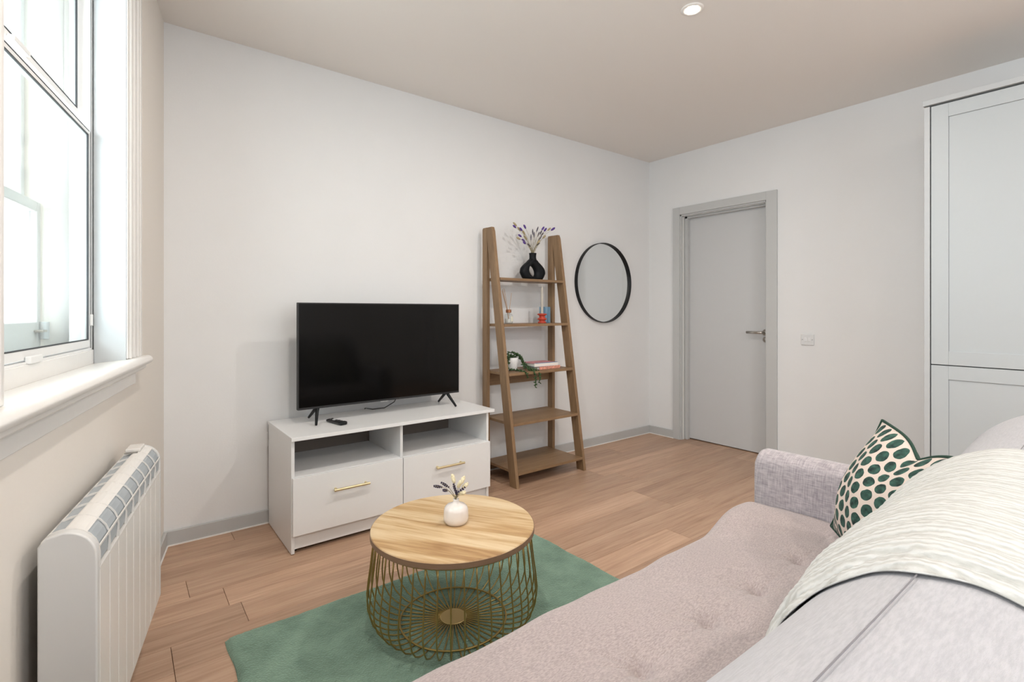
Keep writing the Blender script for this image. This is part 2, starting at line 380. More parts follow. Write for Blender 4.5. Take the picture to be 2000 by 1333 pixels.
# ------------------------------------------------------------------ room shell
floor = st(bx(-1.6, 4.3, -2.1, 3.3, -.12, -.012).build('floor', M_floorbase))
pl = None; k0 = -27
for r in range(k0, 6):
    y0 = 2.28+.16*r
    off = {0: .345, -2: .14, -3: 2.64-1.25*2}.get(r, random.uniform(0, 1.25))
    x = off-1.25*3
    while x < 4.15:
        if x+1.25 > -1.3 and y0+.16 < 3.3:
            if pl is None:
                pl = bx(.0006, 1.2494, .0005, .1595, -.011, 0).build('plank', M_plank, floor, bevel=.0012, seg=1); pl.location = (x, y0, 0)
            else:
                o = pl.copy(); C.objects.link(o); o.parent = floor; o.location = (x, y0, 0)
        x += 1.25
ceiling = st(bx(-1.6, 4.3, -2.1, 3.3, HC, HC+.12).build('ceiling', M_ceil))
wf = st(bx(-.2, XR+.25, YF, YF+.2, -.012, HC).build('wall_front', M_wall))
DY0, DY1, DZ = 1.924, 2.706, 2.053
mr = MB().box(XR, XR+.2, DY1, YF, -.012, HC).box(XR, XR+.2, YB-.1, DY0, -.012, HC).box(XR, XR+.2, DY0, DY1, DZ, HC).box(XR+.19, XR+.25, DY0-.05, DY1+.05, -.012, DZ+.05)
wr = st(mr.build('wall_right', M_wall))
# wall behind, with an opening for the added window
mb_ = MB().box(-1.6, .5, YB-.2, YB, -.012, HC).box(1.9, 4.3, YB-.2, YB, -.012, HC).box(.5, 1.9, YB-.2, YB, -.012, .9).box(.5, 1.9, YB-.2, YB, 2.25, HC)
wb = st(mb_.build('wall_back', M_wall))
# window wall (own frame).  hole 1: s -1.83..-.76, hole 2 behind: s -3.75..-2.65
def lwall():
    m = MB(); S = [(-5.4, -3.75), (-2.65, -1.85), (-.74, .25)]
    for a, b in S: m.box(-.33, 0, a, b, -.012, HC)
    for a, b, zl, zh in ((-1.85, -.74, .965, 2.46), (-3.75, -2.65, .965, 2.46)):
        m.box(-.33, 0, a, b, -.012, zl).box(-.33, 0, a, b, zh, HC)
    return m
wl = st(LWO(lwall(), 'wall_left', M_wallL))
# skirting boards with the white bead of sealant at the floor
def skirt(nm, mbx, bead):
    o = st(mbx.build(nm, M_trimgrey, bevel=.003)); bead.build('sealant_bead', M_caulk, o); return o
skirt('baseboard_front', MB().box(.15, XR, YF-.016, YF, 0, .073), bx(.15, XR, YF-.021, YF-.014, 0, .006))
skirt('baseboard_right', MB().box(XR-.016, XR, 2.776, YF-.016, 0, .073).box(XR-.016, XR, .84, 1.841, 0, .073), MB().box(XR-.021, XR-.014, 2.77, YF-.016, 0, .006).box(XR-.021, XR-.014, .84, 1.841, 0, .006))
o = skirt('baseboard_left', MB().box(0, .016, -5.0, -.015, 0, .073), bx(.014, .021, -5.0, -.015, 0, .006)); o.location = LO; o.rotation_euler.z = LW
skirt('baseboard_back', MB().box(-.7, XR, YB, YB+.016, 0, .073), bx(-.7, XR, YB+.014, YB+.021, 0, .006))

# ------------------------------------------------------------------ door
fr = st(MB().box(XR-.018, XR, DY1, 2.776, 0, 2.121).box(XR-.018, XR, 1.841, DY0, 0, 2.121).box(XR-.018, XR, DY0, DY1, DZ, 2.121).build('trim_1', M_doorframe, bevel=.002))
tag(fr)
lin = MB().box(XR-.004, XR+.17, DY1-.012, DY1+.01, 0, DZ).box(XR-.004, XR+.17, DY0-.01, DY0+.010, 0, DZ).box(XR-.004, XR+.17, DY0, DY1, DZ-.012, DZ+.01).build('door_lining', M_doorframe, fr)
MB().box(XR+.05, XR+.09, DY1-.038, DY1-.012, 0, DZ-.012).box(XR+.05, XR+.09, DY0+.008, DY0+.018, 0, DZ-.012).box(XR+.05, XR+.09, DY0, DY1, DZ-.032, DZ-.012).build('door_stop', M_doorframe, fr, bevel=.002)
MB().box(XR+.02, XR+.026, DY1-.016, DY1-.012, 0, DZ-.012).box(XR+.02, XR+.026, DY0, DY1, DZ-.016, DZ-.012).build('frame_seal', M_caulk, fr)
door = thing('door_1', None, None, (XR+.092, 0, 0)); door['kind'] = 'structure'
bx(0, .044, DY0+.012, DY1-.016, .008, DZ-.018).build('door_leaf', M_doorleaf, door, bevel=.002)
h = MB().tube([(0, 1.978, 1.0), (-.050, 1.978, 1.0), (-.058, 1.988, 1.0), (-.058, 2.108, 1.0)], .0105, 12).build('door_handle', M_steel, door, smooth=True)
hr = MB().tube([(.001, 1.978, 1.0), (-.008, 1.978, 1.0)], .026, 24).build('rose', M_steel, h, bevel=.002)
lk = MB().tube([(.001, 1.978, .943), (-.008, 1.978, .943)], .022, 24).tube([(-.008, 1.978, .943), (-.02, 1.978, .943)], .009, 12).box(-.034, -.018, 1.974, 1.982, .933, .953).build('lock_turn', M_steel, door, bevel=.001)

# ------------------------------------------------------------------ window_1 (sash window with secondary glazing)
win = thing('window_1', None, None, LO, LW); win['kind'] = 'structure'
S0, S1 = -1.83, -.76
ZB, ZT = 1.03, 2.42
# splayed reveal linings and architrave
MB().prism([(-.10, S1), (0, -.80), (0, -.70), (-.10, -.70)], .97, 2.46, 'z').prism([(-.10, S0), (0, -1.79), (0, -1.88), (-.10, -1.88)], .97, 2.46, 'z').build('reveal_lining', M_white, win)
MB().box(-.235, -.1005, S1+.02, -.70, .97, 2.46).box(-.235, -.1005, -1.88, S0-.02, .97, 2.46).build('pulley_stile', M_white_lift, win)
def casing(sgn, a):      # reeded moulding: a = inner edge
    m = MB(); e = [0, .012, .028, .05, .075, .10, .125, .150]; t = [.006, .014, .008, .018, .012, .020, .022]
    for i in range(7): p, q = a+sgn*e[i], a+sgn*e[i+1]; m.box(0, t[i], min(p, q), max(p, q), 1.0, 2.56)
    return m
casing(1, -.80).build('architrave', M_gloss, win, bevel=.003)
casing(-1, -1.79).build('architrave', M_gloss, win, bevel=.003)
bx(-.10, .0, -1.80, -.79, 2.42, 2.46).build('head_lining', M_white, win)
bx(0, .02, -1.94, -.65, 2.46, 2.56).build('head_architrave', M_gloss, win, bevel=.003)
# sill board with rounded nose, small cavetto and flat apron
nose = [(-.33, .984), (-.10, .986), (.030, 1.002), (.042, 1.001), (.052, .995), (.056, .986), (.053, .976), (.044, .970), (.034, .968), (.032, .955), (.024, .948), (.0, .945), (0, .93), (-.33, .93)]
MB().prism(nose, -1.96, -.64, 'y').build('window_sill', M_gloss, win, bevel=.002)
bx(0, .004, -1.94, -.66, .898, .946).build('apron', M_gloss, win, bevel=.002)
bx(-.14, -.10, S0, S1, .985, 1.036).build('inner_sub_sill', M_gloss, win, bevel=.003)
# secondary glazing: white aluminium track, lower and upper sliding sash
def sash(nm, n0, n1, s0, s1, z0, z1, fw, parent, bar, pane, tb=None):
    tb = tb or bar
    f = MB().box(n0, n1, s0, s0+fw, z0, z1).box(n0, n1, s1-fw, s1, z0, z1).box(n0, n1, s0+fw, s1-fw, z0, z0+bar).box(n0, n1, s0+fw, s1-fw, z1-tb, z1).build(nm, M_alu, parent, bevel=.0015)
    g = .0028
    MB().box(n1-.004, n1+.0008, s0+fw-.002, s0+fw+g, z0+bar, z1-tb).box(n1-.004, n1+.0008, s1-fw-g, s1-fw+.002, z0+bar, z1-tb).box(n1-.004, n1+.0008, s0+fw, s1-fw, z0+bar-.001, z0+bar+g).box(n1-.004, n1+.0008, s0+fw, s1-fw, z1-tb-g, z1-tb+.001).box(n1-.003, n1+.0006, s0, s1, z1, z1+.0025).build('gasket', M_gasket, f)
    MB().box(n0+.012, n0+.016, s0+fw, s1-fw, z0+bar, z1-tb).build('pane', pane, f)
    return f
MB().box(-.165, -.104, S0, S0+.012, ZB, ZT).box(-.165, -.104, S1-.012, S1, ZB, ZT).box(-.165, -.104, S0, S1, ZB, ZB+.012).box(-.165, -.104, S0, S1, ZT-.012, ZT).build('secondary_track', M_alu, win, bevel=.001)
MB().box(-.106, -.1045, S1-.0135, S1-.0125, ZB, ZT).box(-.106, -.1025, S0, S1, ZB-.001, ZB+.004).build('track_seal', M_gasket, win)
lo = sash('lower_sash', -.128, -.108, S0+.014, S1-.0165, 1.046, 1.802, .014, win, .026, M_pane, .014)
up = sash('upper_sash', -.158, -.138, S0+.022, S1-.020, 1.856, 2.40, .013, win, .018, M_pane)
bx(-.138, -.122, -1.34, -1.24, 1.850, 1.864).build('sash_catch', M_alu, up, bevel=.002)
bx(-.1075, -.094, -1.33, -1.25, 1.036, 1.056).build('sash_pull', M_alu, lo, bevel=.003)
bx(-.1075, -.099, S1-.017, S1-.010, 1.12, 1.16).build('side_catch', M_alu, lo, bevel=.002)
# timber sash window beyond
def tsash(nm, n, s0, s1, z0, z1, br, tr):
    f = MB().box(n-.04, n, s0, s0+.05, z0, z1).box(n-.04, n, s1-.05, s1, z0, z1).box(n-.04, n, s0+.05, s1-.05, z0, z0+br).box(n-.04, n, s0+.05, s1-.05, z1-tr, z1).build(nm, M_white_lift, win, bevel=.004)
    bx(n-.022, n-.018, s0+.05, s1-.05, z0+br, z1-tr).build('pane', M_paneo, f); return f
MB().box(-.33, -.235, -.715, -.68, 1.0, 2.44).box(-.33, -.235, -1.91, -1.875, 1.0, 2.44).box(-.33, -.235, -1.88, -.70, .975, 1.03).box(-.33, -.235, -1.88, -.70, 2.40, 2.45).build('box_frame', M_white_lift, win, bevel=.003)
MB().box(-.245, -.235, -.735, -.70, 1.03, 2.4).box(-.215, -.208, -.712, -.70, 1.03, 2.4).box(-.190, -.184, -.718, -.70, 1.03, 2.4).build('parting_bead', M_white_lift, win)
tsash('outer_lower_sash', -.250, -1.875, -.717, 1.035, 1.545, .10, .035)
tsash('outer_upper_sash', -.292, -1.875, -.717, 1.515, 2.40, .035, .05)
MB().tube([(-.240, -.74, 1.075), (-.240, -.74, 1.135)], .014, 12).build('sash_handle', M_white, win, bevel=.002)
bx(-.250, -.225, -.80, -.76, 1.10, 1.108).build('sash_lift', M_steel, win, bevel=.002)
# second window of the same wall, behind the camera
w2 = thing('window_2', None, None, LO, LW); w2['kind'] = 'structure'
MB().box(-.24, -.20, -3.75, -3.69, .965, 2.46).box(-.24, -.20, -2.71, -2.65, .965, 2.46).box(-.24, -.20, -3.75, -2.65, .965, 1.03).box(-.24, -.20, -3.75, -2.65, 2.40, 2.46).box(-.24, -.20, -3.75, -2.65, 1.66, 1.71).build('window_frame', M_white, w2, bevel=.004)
bx(-.222, -.218, -3.7, -2.7, 1.0, 2.42).build('pane', M_paneo, w2)
w3 = thing('window_added', None, None, (0, YB, 0)); w3['kind'] = 'structure'  # unseen window, added to bring more daylight into the room
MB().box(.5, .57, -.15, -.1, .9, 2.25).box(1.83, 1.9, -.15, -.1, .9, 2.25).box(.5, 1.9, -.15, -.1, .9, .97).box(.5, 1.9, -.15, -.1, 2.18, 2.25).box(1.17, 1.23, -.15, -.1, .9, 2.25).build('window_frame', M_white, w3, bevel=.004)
bx(.55, 1.85, -.127, -.123, .93, 2.2).build('pane', M_paneo, w3)

# ------------------------------------------------------------------ radiator
rad = thing('electric_radiator', 'white slatted electric radiator with open grille top under the window', 'radiator', LO, LW)
RS0, RS1 = -1.71, -.95
def radprof(n0=.03, n1=.125, z0=.20):
    p = [(n0, z0), (n1-.006, z0), (n1, z0+.006)]
    p += [(n1, .645)]
    for i in range(1, 9): a = math.pi/2*i/8; p.append((n1-.055+.055*math.cos(a), .665+.058*math.sin(a)))
    p += [(n0+.012, .716), (n0, .70)]
    return p
pr = radprof()
MB().prism(pr, RS0, RS0+.022, 'y').build('end_panel', M_radend, rad, bevel=.004, seg=3)
MB().prism(pr, RS1-.022, RS1, 'y').build('end_panel', M_radend, rad, bevel=.004, seg=3)
bx(.036, .110, RS0+.02, RS1-.02, .21, .655).build('core', M_radlab, rad)
np_ = 9; pw = (RS1-RS0-.044)/np_
for i in range(np_):
    a = RS0+.022+pw*i
    o = MB().prism([(.110, .205), (.122, .20), (.125, .21), (.125, .628), (.118, .634), (.110, .634)], a+.0022, a+pw-.0022, 'y').build('front_slat', M_rad, rad, bevel=.003)
def arcpt(a, r=.055): return (.125-.055+r*math.cos(a), .665+(r+.003)*math.sin(a))
# grille top: lining, centre cover, curved ribs
MB().prism([(.034, .655)]+[(.121, .64)]+[arcpt(math.radians(q), .051) for q in (0, 15, 30, 45, 60, 75, 90)]+[(.060, .7155), (.042, .7135), (.034, .700)], RS0+.02, RS1-.02, 'y').build('grille_lining', M_radin, rad)
cov = [(.066, .7215)]+[arcpt(math.radians(d)) for d in (90, 80, 70, 60, 52)]+[arcpt(math.radians(d), .051) for d in (52, 60, 70, 80, 90)]+[(.066, .7175)]
MB().prism(cov, RS0+.02, RS1-.02, 'y').build('top_cover', M_rad, rad)
for i in range(np_+1):
    a = RS0+.022+pw*i
    o = MB()
    out = [(.030, .70), (.041, .7165), (.056, .722)]+[arcpt(math.radians(d), .056) for d in (90, 75, 60, 45, 30, 15, 0)]+[(.126, .63)]
    inn = [(.12, .63)]+[arcpt(math.radians(d), .053) for d in (0, 15, 30, 45, 60, 75, 90)]+[(.056, .717), (.044, .713), (.034, .697)]
    for (p, q, r_, t_) in [(out[j], out[j+1], inn[len(inn)-1-j-1], inn[len(inn)-1-j]) for j in range(len(out)-1)]:
        o.prism([p, q, r_, t_], a-.0013, a+.0013, 'y')
    o.build('grille_rib', M_rad, rad)
a20 = arcpt(math.radians(12)); 
for (n_, z_) in (a20,): bx(n_-.0015, n_+.001, RS0+.02, RS1-.02, z_-.0022, z_+.0022).build('grille_rail', M_rad, rad)
bx(.112, .126, RS0+.02, RS1-.02, .628, .634).build('grille_rail', M_rad, rad)
bx(.030, .034, RS0+.02, RS1-.02, .694, .703).build('grille_rail', M_rad, rad)
bx(.045, .085, RS1-.10, RS1-.03, .722, .733).build('control_box', M_rad, rad, bevel=.003)
bx(.046, .08, RS1-.118, RS1-.108, .7225, .725).build('control_slot', M_radlab, rad)
for s_ in (RS0+.16, RS1-.19): bx(0, .036, s_, s_+.03, .50, .55).build('wall_bracket', M_radend, rad)

# ------------------------------------------------------------------ tall cupboard (right)
cu = thing('tall_cupboard', 'tall pale grey kitchen cupboard with two framed doors', 'cupboard', (3.45, 0, 0))
CY0, CY1 = .16, .795
bx(.022, .59, CY0, CY1-.03, 0, 2.275).build('carcass', M_gap, cu)
bx(-.002, .595, CY1-.024, CY1, 0, 2.275).build('side_panel', M_cupedge, cu, bevel=.001)
bx(-.002, .595, CY0-.024, CY0, 0, 2.275).build('side_panel', M_cupedge, cu, bevel=.001)
bx(-.012, .595, CY0-.03, CY1+.004, 2.281, 2.308).build('top_panel', M_cupedge, cu, bevel=.001)
def shaker(z0, z1):
    y0, y1 = CY0+.004, CY1-.029; f = .072
    d = MB().box(0, .020, y0, y0+f, z0, z1).box(0, .020, y1-f, y1, z0, z1).box(0, .020, y0+f, y1-f, z0, z0+f).box(0, .020, y0+f, y1-f, z1-f, z1).build('door', M_cup, cu, bevel=.0012)
    bx(.006, .018, y0+f-.001, y1-f+.001, z0+f-.001, z1-f+.001).build('door_panel', M_cup, d)
    # frame's shadow on the panel, drawn as thin grey strips
    g = .0022
    MB().box(.0055, .0075, y1-f-g, y1-f, z0+f, z1-f).box(.0055, .0075, y0+f, y1-f, z1-f-g, z1-f).build('panel_shadow', plain('panel_shadow_grey', (.30, .32, .33), .7), d)
shaker(.888, 2.272); shaker(.14, .883)
bx(.04, .06, CY0, CY1-.03, 0, .13).build('plinth', M_cupedge, cu)

# ------------------------------------------------------------------ switch, socket, downlights
sw = thing('light_switch', 'white double light switch plate on the wall beside the grey door', 'light switch', (XR, 1.623, .961))
bx(-.010, 0, -.045, .045, -.041, .041).build('plate', M_plate, sw, bevel=.004, seg=3)
for y in (-.013, .013): bx(-.0135, -.008, y-.009, y+.009, -.014, .014).build('rocker', M_rocker, sw, bevel=.002)
for y in (-.034, .034): MB().tube([(-.009, y, 0), (-.0112, y, 0)], .003, 10).build('screw', M_screw, sw)
so = thing('wall_socket', 'white wall socket plate half hidden behind the left end of the television unit', 'socket', (.69, YF, .461))
bx(-.045, .045, -.010, 0, -.04, .04).build('plate', M_plate, so, bevel=.003)
bx(-.03, -.01, -.013, -.008, .005, .02).build('rocker', M_rocker, so, bevel=.001)
def ringlathe(prof, n):
    m = MB().lathe(prof, n); m.f = m.f[:-2]; return m
for i, (x, y) in enumerate(LAMPS):
    lab = ['lit round recessed downlight in the ceiling in front of the grey door and ladder shelf', 'round recessed downlight in the ceiling above the coffee table', 'round recessed downlight in the ceiling behind the middle of the sofa', 'round recessed downlight in the ceiling in the corner by the second sash window', 'round recessed downlight in the ceiling behind the tall grey cupboard'][i]
    d = thing('downlight', lab, 'downlight', (x, y, HC), group='recessed ceiling downlights')
    ringlathe([(.033, -.0005), (.034, -.005), (.044, -.006), (.052, -.003), (.053, .0)], 40).build('ring', M_lring, d, smooth=True)
    MB().lathe([(.0001, -.002), (.028, -.002)], 32).build('bulb', M_bulb, d)
    lamp('downlight_beam', 'AREA', (0, 0, -.0075), (0, 0, 0), LAMP_W, WARM, shape='DISK', size=.06).parent = d

# ------------------------------------------------------------------ television unit
UX0, UX1, UY0, UY1 = .648, 1.803, 2.560, 3.022
tu = thing('television_unit', 'low white television unit with two open shelves and two drawers', 'tv unit', (0, 0, 0))
T = .016
def ubx(nm, *a, m=M_cab, par=tu, bv=.0012): return bx(*a).build(nm, m, par, bevel=bv)
ubx('top', UX0-.004, UX1+.030, UY0-.022, UY1, .549, .567)
ubx('side_panel', UX0, UX0+T, UY0, UY1, .004, .549); ubx('side_panel', UX1-T, UX1, UY0, UY1, .004, .549)
for fx_ in (UX0+.03, UX1-.03):
    for fy_ in (UY0+.05, UY1-.05): MB().tube([(fx_, fy_, 0), (fx_, fy_, .086)], .009, 10).build('glide_foot', M_tvbody, tu)
XM = 1.222
ubx('divider', XM-T/2, XM+T/2, UY0+.004, UY1-.02, .1, .549, m=M_cabin)
ubx('shelf', UX0+T, XM-T/2, UY0+.002, UY1-.01, .372-T, .372); ubx('shelf', XM+T/2, UX1-T, UY0+.002, UY1-.01, .372-T, .372)
ubx('backboard', UX0+T, UX1-T, UY1-.006, UY1-.002, .10, .549, m=M_cabback)
ubx('bottom_panel', UX0+T, UX1-T, UY0+.01, UY1-.01, .085, .10)
ubx('plinth', UX0+T, UX1-T, UY0+.012, UY0+.028, .020, .092)
for a, b in ((UX0+.004, XM-.002), (XM+.002, UX1-.0)):
    dr = ubx('drawer', a, b, UY0-.018, UY0-.002, .093, .370)
    cx = (a+b)/2-.005
    MB().tube([(cx-.092, UY0-.045, .283), (cx+.092, UY0-.045, .283)], .0065, 12).tube([(cx-.078, UY0-.045, .283), (cx-.078, UY0-.017, .283)], .006, 10).tube([(cx+.078, UY0-.045, .283), (cx+.078, UY0-.017, .283)], .006, 10).build('handle', M_brass, dr, bevel=.001)

# ------------------------------------------------------------------ television
tv = thing('television', 'flat black television switched off on two splayed feet', 'television', (0, 0, .567))
TX0, TX1, TYF = .742, 1.738, 2.800; TZ0, TZ1 = .079, .651
bx(TX0, TX1, TYF, TYF+.028, TZ0, TZ1).build('casing', M_bezel, tv, bevel=.002)
bx(TX0+.2, TX1-.2, TYF+.028, TYF+.055, TZ0+.02, TZ0+.38).build('rear_cover', M_tvbody, tv, bevel=.008)
bx(TX0+.006, TX1-.006, TYF-.0012, TYF+.004, TZ0+.012, TZ1-.006).build('screen', M_screen, tv)
bx(1.20, 1.245, TYF-.002, TYF+.01, TZ0-.004, TZ0+.001).build('badge', plain('badge_grey', (.4, .4, .4), .4, .5), tv)
for x in (.852, 1.655):
    for (y1, dx) in ((2.735, -.035 if x < 1 else .02), (2.955, -.01 if x < 1 else .02)):
        MB().tube([(x, TYF+.018, TZ0+.012), (x+dx*.3, TYF+.018+(y1-TYF)*.25, TZ0-.012), (x+dx, y1, .006)], [.011, .010, .0065], 8).build('foot', M_blackmetal, tv, smooth=True)
cb = MB().tube([(1.33, 2.84, .665), (1.32, 2.87, .62), (1.27, 2.90, .585), (1.22, 2.96, .573), (1.20, 3.03, .572), (1.19, 3.045, .50)], .003, 8).build('power_cable', M_tvbody, smooth=True)
tag(cb, 'thin black cable hanging below the television screen', 'cable')

# remote control
rm = thing('remote_control', 'small black remote control lying on the white unit in front of the television', 'remote control', (.922, 2.735, .5672), math.radians(12))
MB().hexa([(-.021, -.075, 0.002), (.021, -.075, 0.002), (.019, .075, 0.002), (-.019, .075, 0.002), (-.020, -.075, .018), (.020, -.075, .018), (.018, .075, .015), (-.018, .075, .015)]).build('body', M_tvbody, rm, bevel=.006, seg=3)
MB().tube([(0, .022, .0165), (0, .022, .0182)], .0085, 20).build('selector_ring', M_plate, rm)
for (x, y) in ((-.010, .055), (.010, .055), (-.010, -.015), (.010, -.015), (-.010, -.035), (.010, -.035)):
    bx(x-.005, x+.005, y-.003, y+.003, .015, .0185).build('button', M_bezel, rm, bevel=.001)
bx(-.021, .021, -.078, -.05, .001, .019).build('end_cap', M_blackmetal, rm, bevel=.006, seg=3)

# ------------------------------------------------------------------ ladder shelf
ls = thing('ladder_shelf', 'brown oak ladder shelf with five boards leaning frames', 'shelf', (0, 0, 0))
LX0, LX1 = 2.060, 2.715; TH = .026; ZT_ = 1.768
def leaf(z): return 2.605+.155*z       # front edge of the sloping legs
def backleg(x):
    return MB().prism([(2.945, 0), (3.002, 0), (3.002, ZT_-.012), (2.995, ZT_), (2.945, ZT_)], x, x+TH, 'x')
def frontleg(x, zc=ZT_):
    a = leaf(0); b = leaf(zc)
    return MB().prism([(a, 0), (a+.075, 0), (b+.078, zc), (b+.012, zc), (b-.001, zc-.03)], x+.0005, x+TH-.0005, 'x')
for x in (LX0, LX1-TH):
    backleg(x).build('rear_leg', M_lad[2], ls, bevel=.002); frontleg(x, ZT_-.001).build('front_leg', M_lad[2], ls, bevel=.002)
SH = [.098, .415, .748, 1.083, 1.408]
for z in SH:
    d = 3.012 if z < 1.3 else 3.0
    bx(LX0+TH+.0005, LX1-TH-.0005, leaf(z)-.002, d, z-.018, z).build('shelf_board', M_lad[0], ls, bevel=.001)
bx(LX0+TH, LX1-TH, 2.985, 3.003, .635, .729).build('rear_rail', M_lad[0], ls, bevel=.001)
bx(LX0+TH, LX1-TH, 2.985, 3.003, .03, .079).build('rear_rail', M_lad[0], ls, bevel=.001)

# ------------------------------------------------------------------ mirror
mi = thing('wall_mirror', 'round wall mirror in a deep thin black metal rim', 'mirror', (3.388, YF, 1.425))
R = .352
mf = MB(); n = 96
for i in range(n):
    pass
prof = [(R, 0), (R, -.034), (R-.005, -.034), (R-.005, -.004)]
k = len(mf.v)
for (r, y) in prof:
    for j in range(n): a = 2*math.pi*j/n; mf.v.append((r*math.cos(a), y, r*math.sin(a)))
for i in range(len(prof)):
    for j in range(n):
        i2 = (i+1) % len(prof); mf.f.append((i*n+j, i*n+(j+1) % n, i2*n+(j+1) % n, i2*n+j))
mf.build('rim', M_blackmetal, mi)
g = MB()
for j in range(n): a = 2*math.pi*j/n; g.v.append(((R-.005)*math.cos(a), -.012, (R-.005)*math.sin(a)))
g.f.append(tuple(range(n))); g.build('mirror_glass', M_mirror, mi)

# ------------------------------------------------------------------ black ring vase and its dried stems
bv = thing('ring_vase', 'matt black vase with a hole through its body on the top shelf', 'vase', (2.477, 2.935, 1.4088))
def vase_mesh():
    m = MB(); n = 56; q = 20
    OUT = [(-90, .0, 0), ]
    def outer(t):      # t: 0..1 around, starting bottom centre going right
        pts = [(0, 0), (.07, 0), (.095, .012), (.116, .045), (.119, .065), (.108, .092), (.080, .118), (.050, .140), (.030, .158), (0, .168)]
        u = t*2 if t <= .5 else (1-t)*2; sg = 1 if t <= .5 else -1
        x = u*(len(pts)-1); i = min(int(x), len(pts)-2); f = x-i
        p0 = pts[max(i-1, 0)]; p1 = pts[i]; p2 = pts[i+1]; p3 = pts[min(i+2, len(pts)-1)]
        c = [.5*((2*p1[d])+(-p0[d]+p2[d])*f+(2*p0[d]-5*p1[d]+4*p2[d]-p3[d])*f*f+(-p0[d]+3*p1[d]-3*p2[d]+p3[d])*f**3) for d in (0, 1)]
        return Vector((sg*max(c[0], 0), 0, max(c[1], 0)))
    hc = Vector((-.012, 0, .066))
    for i in range(n):
        t = i/n; O = outer(t); a = math.atan2(O.z-hc.z, O.x-hc.x)
        I = hc+Vector((.031*math.cos(a)-.006*math.sin(a), 0, .041*math.sin(a)-.008*math.cos(a)))
        mid = (O+I)/2; h = (O-I)/2
        for j in range(q):
            b = 2*math.pi*j/q; cb_, sb = math.cos(b), math.sin(b)
            m.v.append(tuple(mid+h*cb_+Vector((0, .030*math.copysign(abs(sb)**.8, sb), 0))))
    for i in range(n):
        for j in range(q): m.f.append((i*q+j, i*q+(j+1) % q, ((i+1) % n)*q+(j+1) % q, ((i+1) % n)*q+j))
    return m
vm = vase_mesh()
vm.lathe([(.034, .140), (.029, .155), (.026, .17), (.0265, .190), (.029, .205), (.024, .205), (.022, .185), (.0001, .18)], 24)
vm.build('vase_body', M_vaseb, bv, smooth=True)

f_ = 987.; Uv = (.7900, .6131); Vv = (-.6131, .7900)
def ray(px, py):
    a = (px-1000)/f_; return Vector((a*Uv[0]+Uv[1], a*Vv[0]+Vv[1], -(py-609)/f_))
def onY(px, py, y):
    r = ray(px, py); t = y/r.y; return Vector((t*r.x, y, CAMZ+t*r.z))
def stem_thing(name, mouth, head, label, cat, group, mat, r, ln, depth_in=.05, knob=False):
    d = (head-mouth); L_ = d.length; dn = d.normalized()
    t = thing(name, label, cat, mouth, 0, group)
    mid = d*.5+Vector((0, 0, .02*L_/.15))
    base = Vector((0, 0, -depth_in))
    MB().tube([base, (0, 0, 0), mid, d], [.0010, .0010, .0009, .0007], 6).build('stem', M_stem, t, smooth=True)
    m = MB(); hd = (d-mid).normalized()
    if knob:        # lavender: whorls of small buds
        k = max(4, int(ln/.006))
        for i in range(k):
            c = d-hd*(ln*(i/(k-1))) ; rr = r*(.55+.45*math.sin(math.pi*(i+.6)/k))
            for j in range(4):
                a = i*1.1+j*math.pi/2; side = hd.cross(Vector((math.cos(a), math.sin(a), .3))).normalized()
                m.ell(c+side*rr*.6, (rr*.5, rr*.85), hd+side*.5, 6, 4)
    else:
        m.ell(d-hd*ln*.5, (r, ln*.5), hd, 12, 8)
        for i in range(10):
            a = i*2.4; side = hd.cross(Vector((math.cos(a), math.sin(a), .2))).normalized()
            m.ell(d-hd*ln*(.15+.07*i)+side*r*.55, (r*.45, ln*.16), hd+side*.6, 6, 4)
    m.build('flower_head', mat, t, smooth=True)
    return t
mouth = Vector((2.477, 2.935, 1.408+.203))
G = 'dried flowers in the black ring vase'
purple = [(1002, 443), (1023, 442), (1015, 448), (1012.6, 461.5), (1019.4, 470), (1022, 476), (1084, 448), (1067.7, 448.5), (1063, 446)]
straw = [(1002.6, 437.5), (1011, 447), (1020.5, 453), (1023, 463), (1009, 467), (1075.6, 448.5), (1055, 472), (1066, 463)]
dark = [(1040.4, 451.5), (1037, 462), (1043, 457), (1051, 447), (1053.5, 457), (1058, 454), (1061, 458), (1057.7, 465), (1031, 480), (1054, 478)]
rd = random.Random(3)
PL_ = ['purple tufted head at the upper left tip of the bunch in the black vase', 'highest upright purple tufted head left of centre in the black vase', 'purple tufted head just left of and below the highest one in the black vase',
       'purple tufted head at the middle left of the bunch in the black vase', 'purple tufted head low on the left of the bunch in the black vase', 'lowest purple tufted head just above the neck of the black vase',
       'longest purple head at the far right tip above the ladder post', 'purple tufted head right of centre, the more right of a close pair', 'purple tufted head right of centre, the more left of a close pair']
SL_ = ['straw-coloured head at the topmost left of the bunch in the black vase', 'straw-coloured head just right of the topmost left one in the black vase', 'straw-coloured head left of centre high in the black vase bunch', 'straw-coloured head left of centre halfway down the bunch',
       'drooping straw-coloured head at the lower left edge of the bunch', 'straw-coloured head beside the longest purple head at the right', 'straw-coloured head low on the right near the black vase neck', 'straw-coloured head halfway up at the right beside the ladder post']
DL_ = ['tall thin dark lavender sprig in the middle of the black vase bunch', 'short thin dark lavender sprig left of the middle of the bunch', 'thin dark lavender sprig just right of the tall middle one', 'tallest thin dark lavender sprig right of the middle of the bunch',
       'dark lavender sprig right of centre, leftmost of three in a row', 'dark lavender sprig right of centre, middle of three in a row', 'dark lavender sprig right of centre, rightmost of three in a row', 'dark lavender sprig below the row of three on the right', 'low dark lavender sprig left, close above the black vase mouth', 'low dark lavender sprig right, close above the black vase mouth']
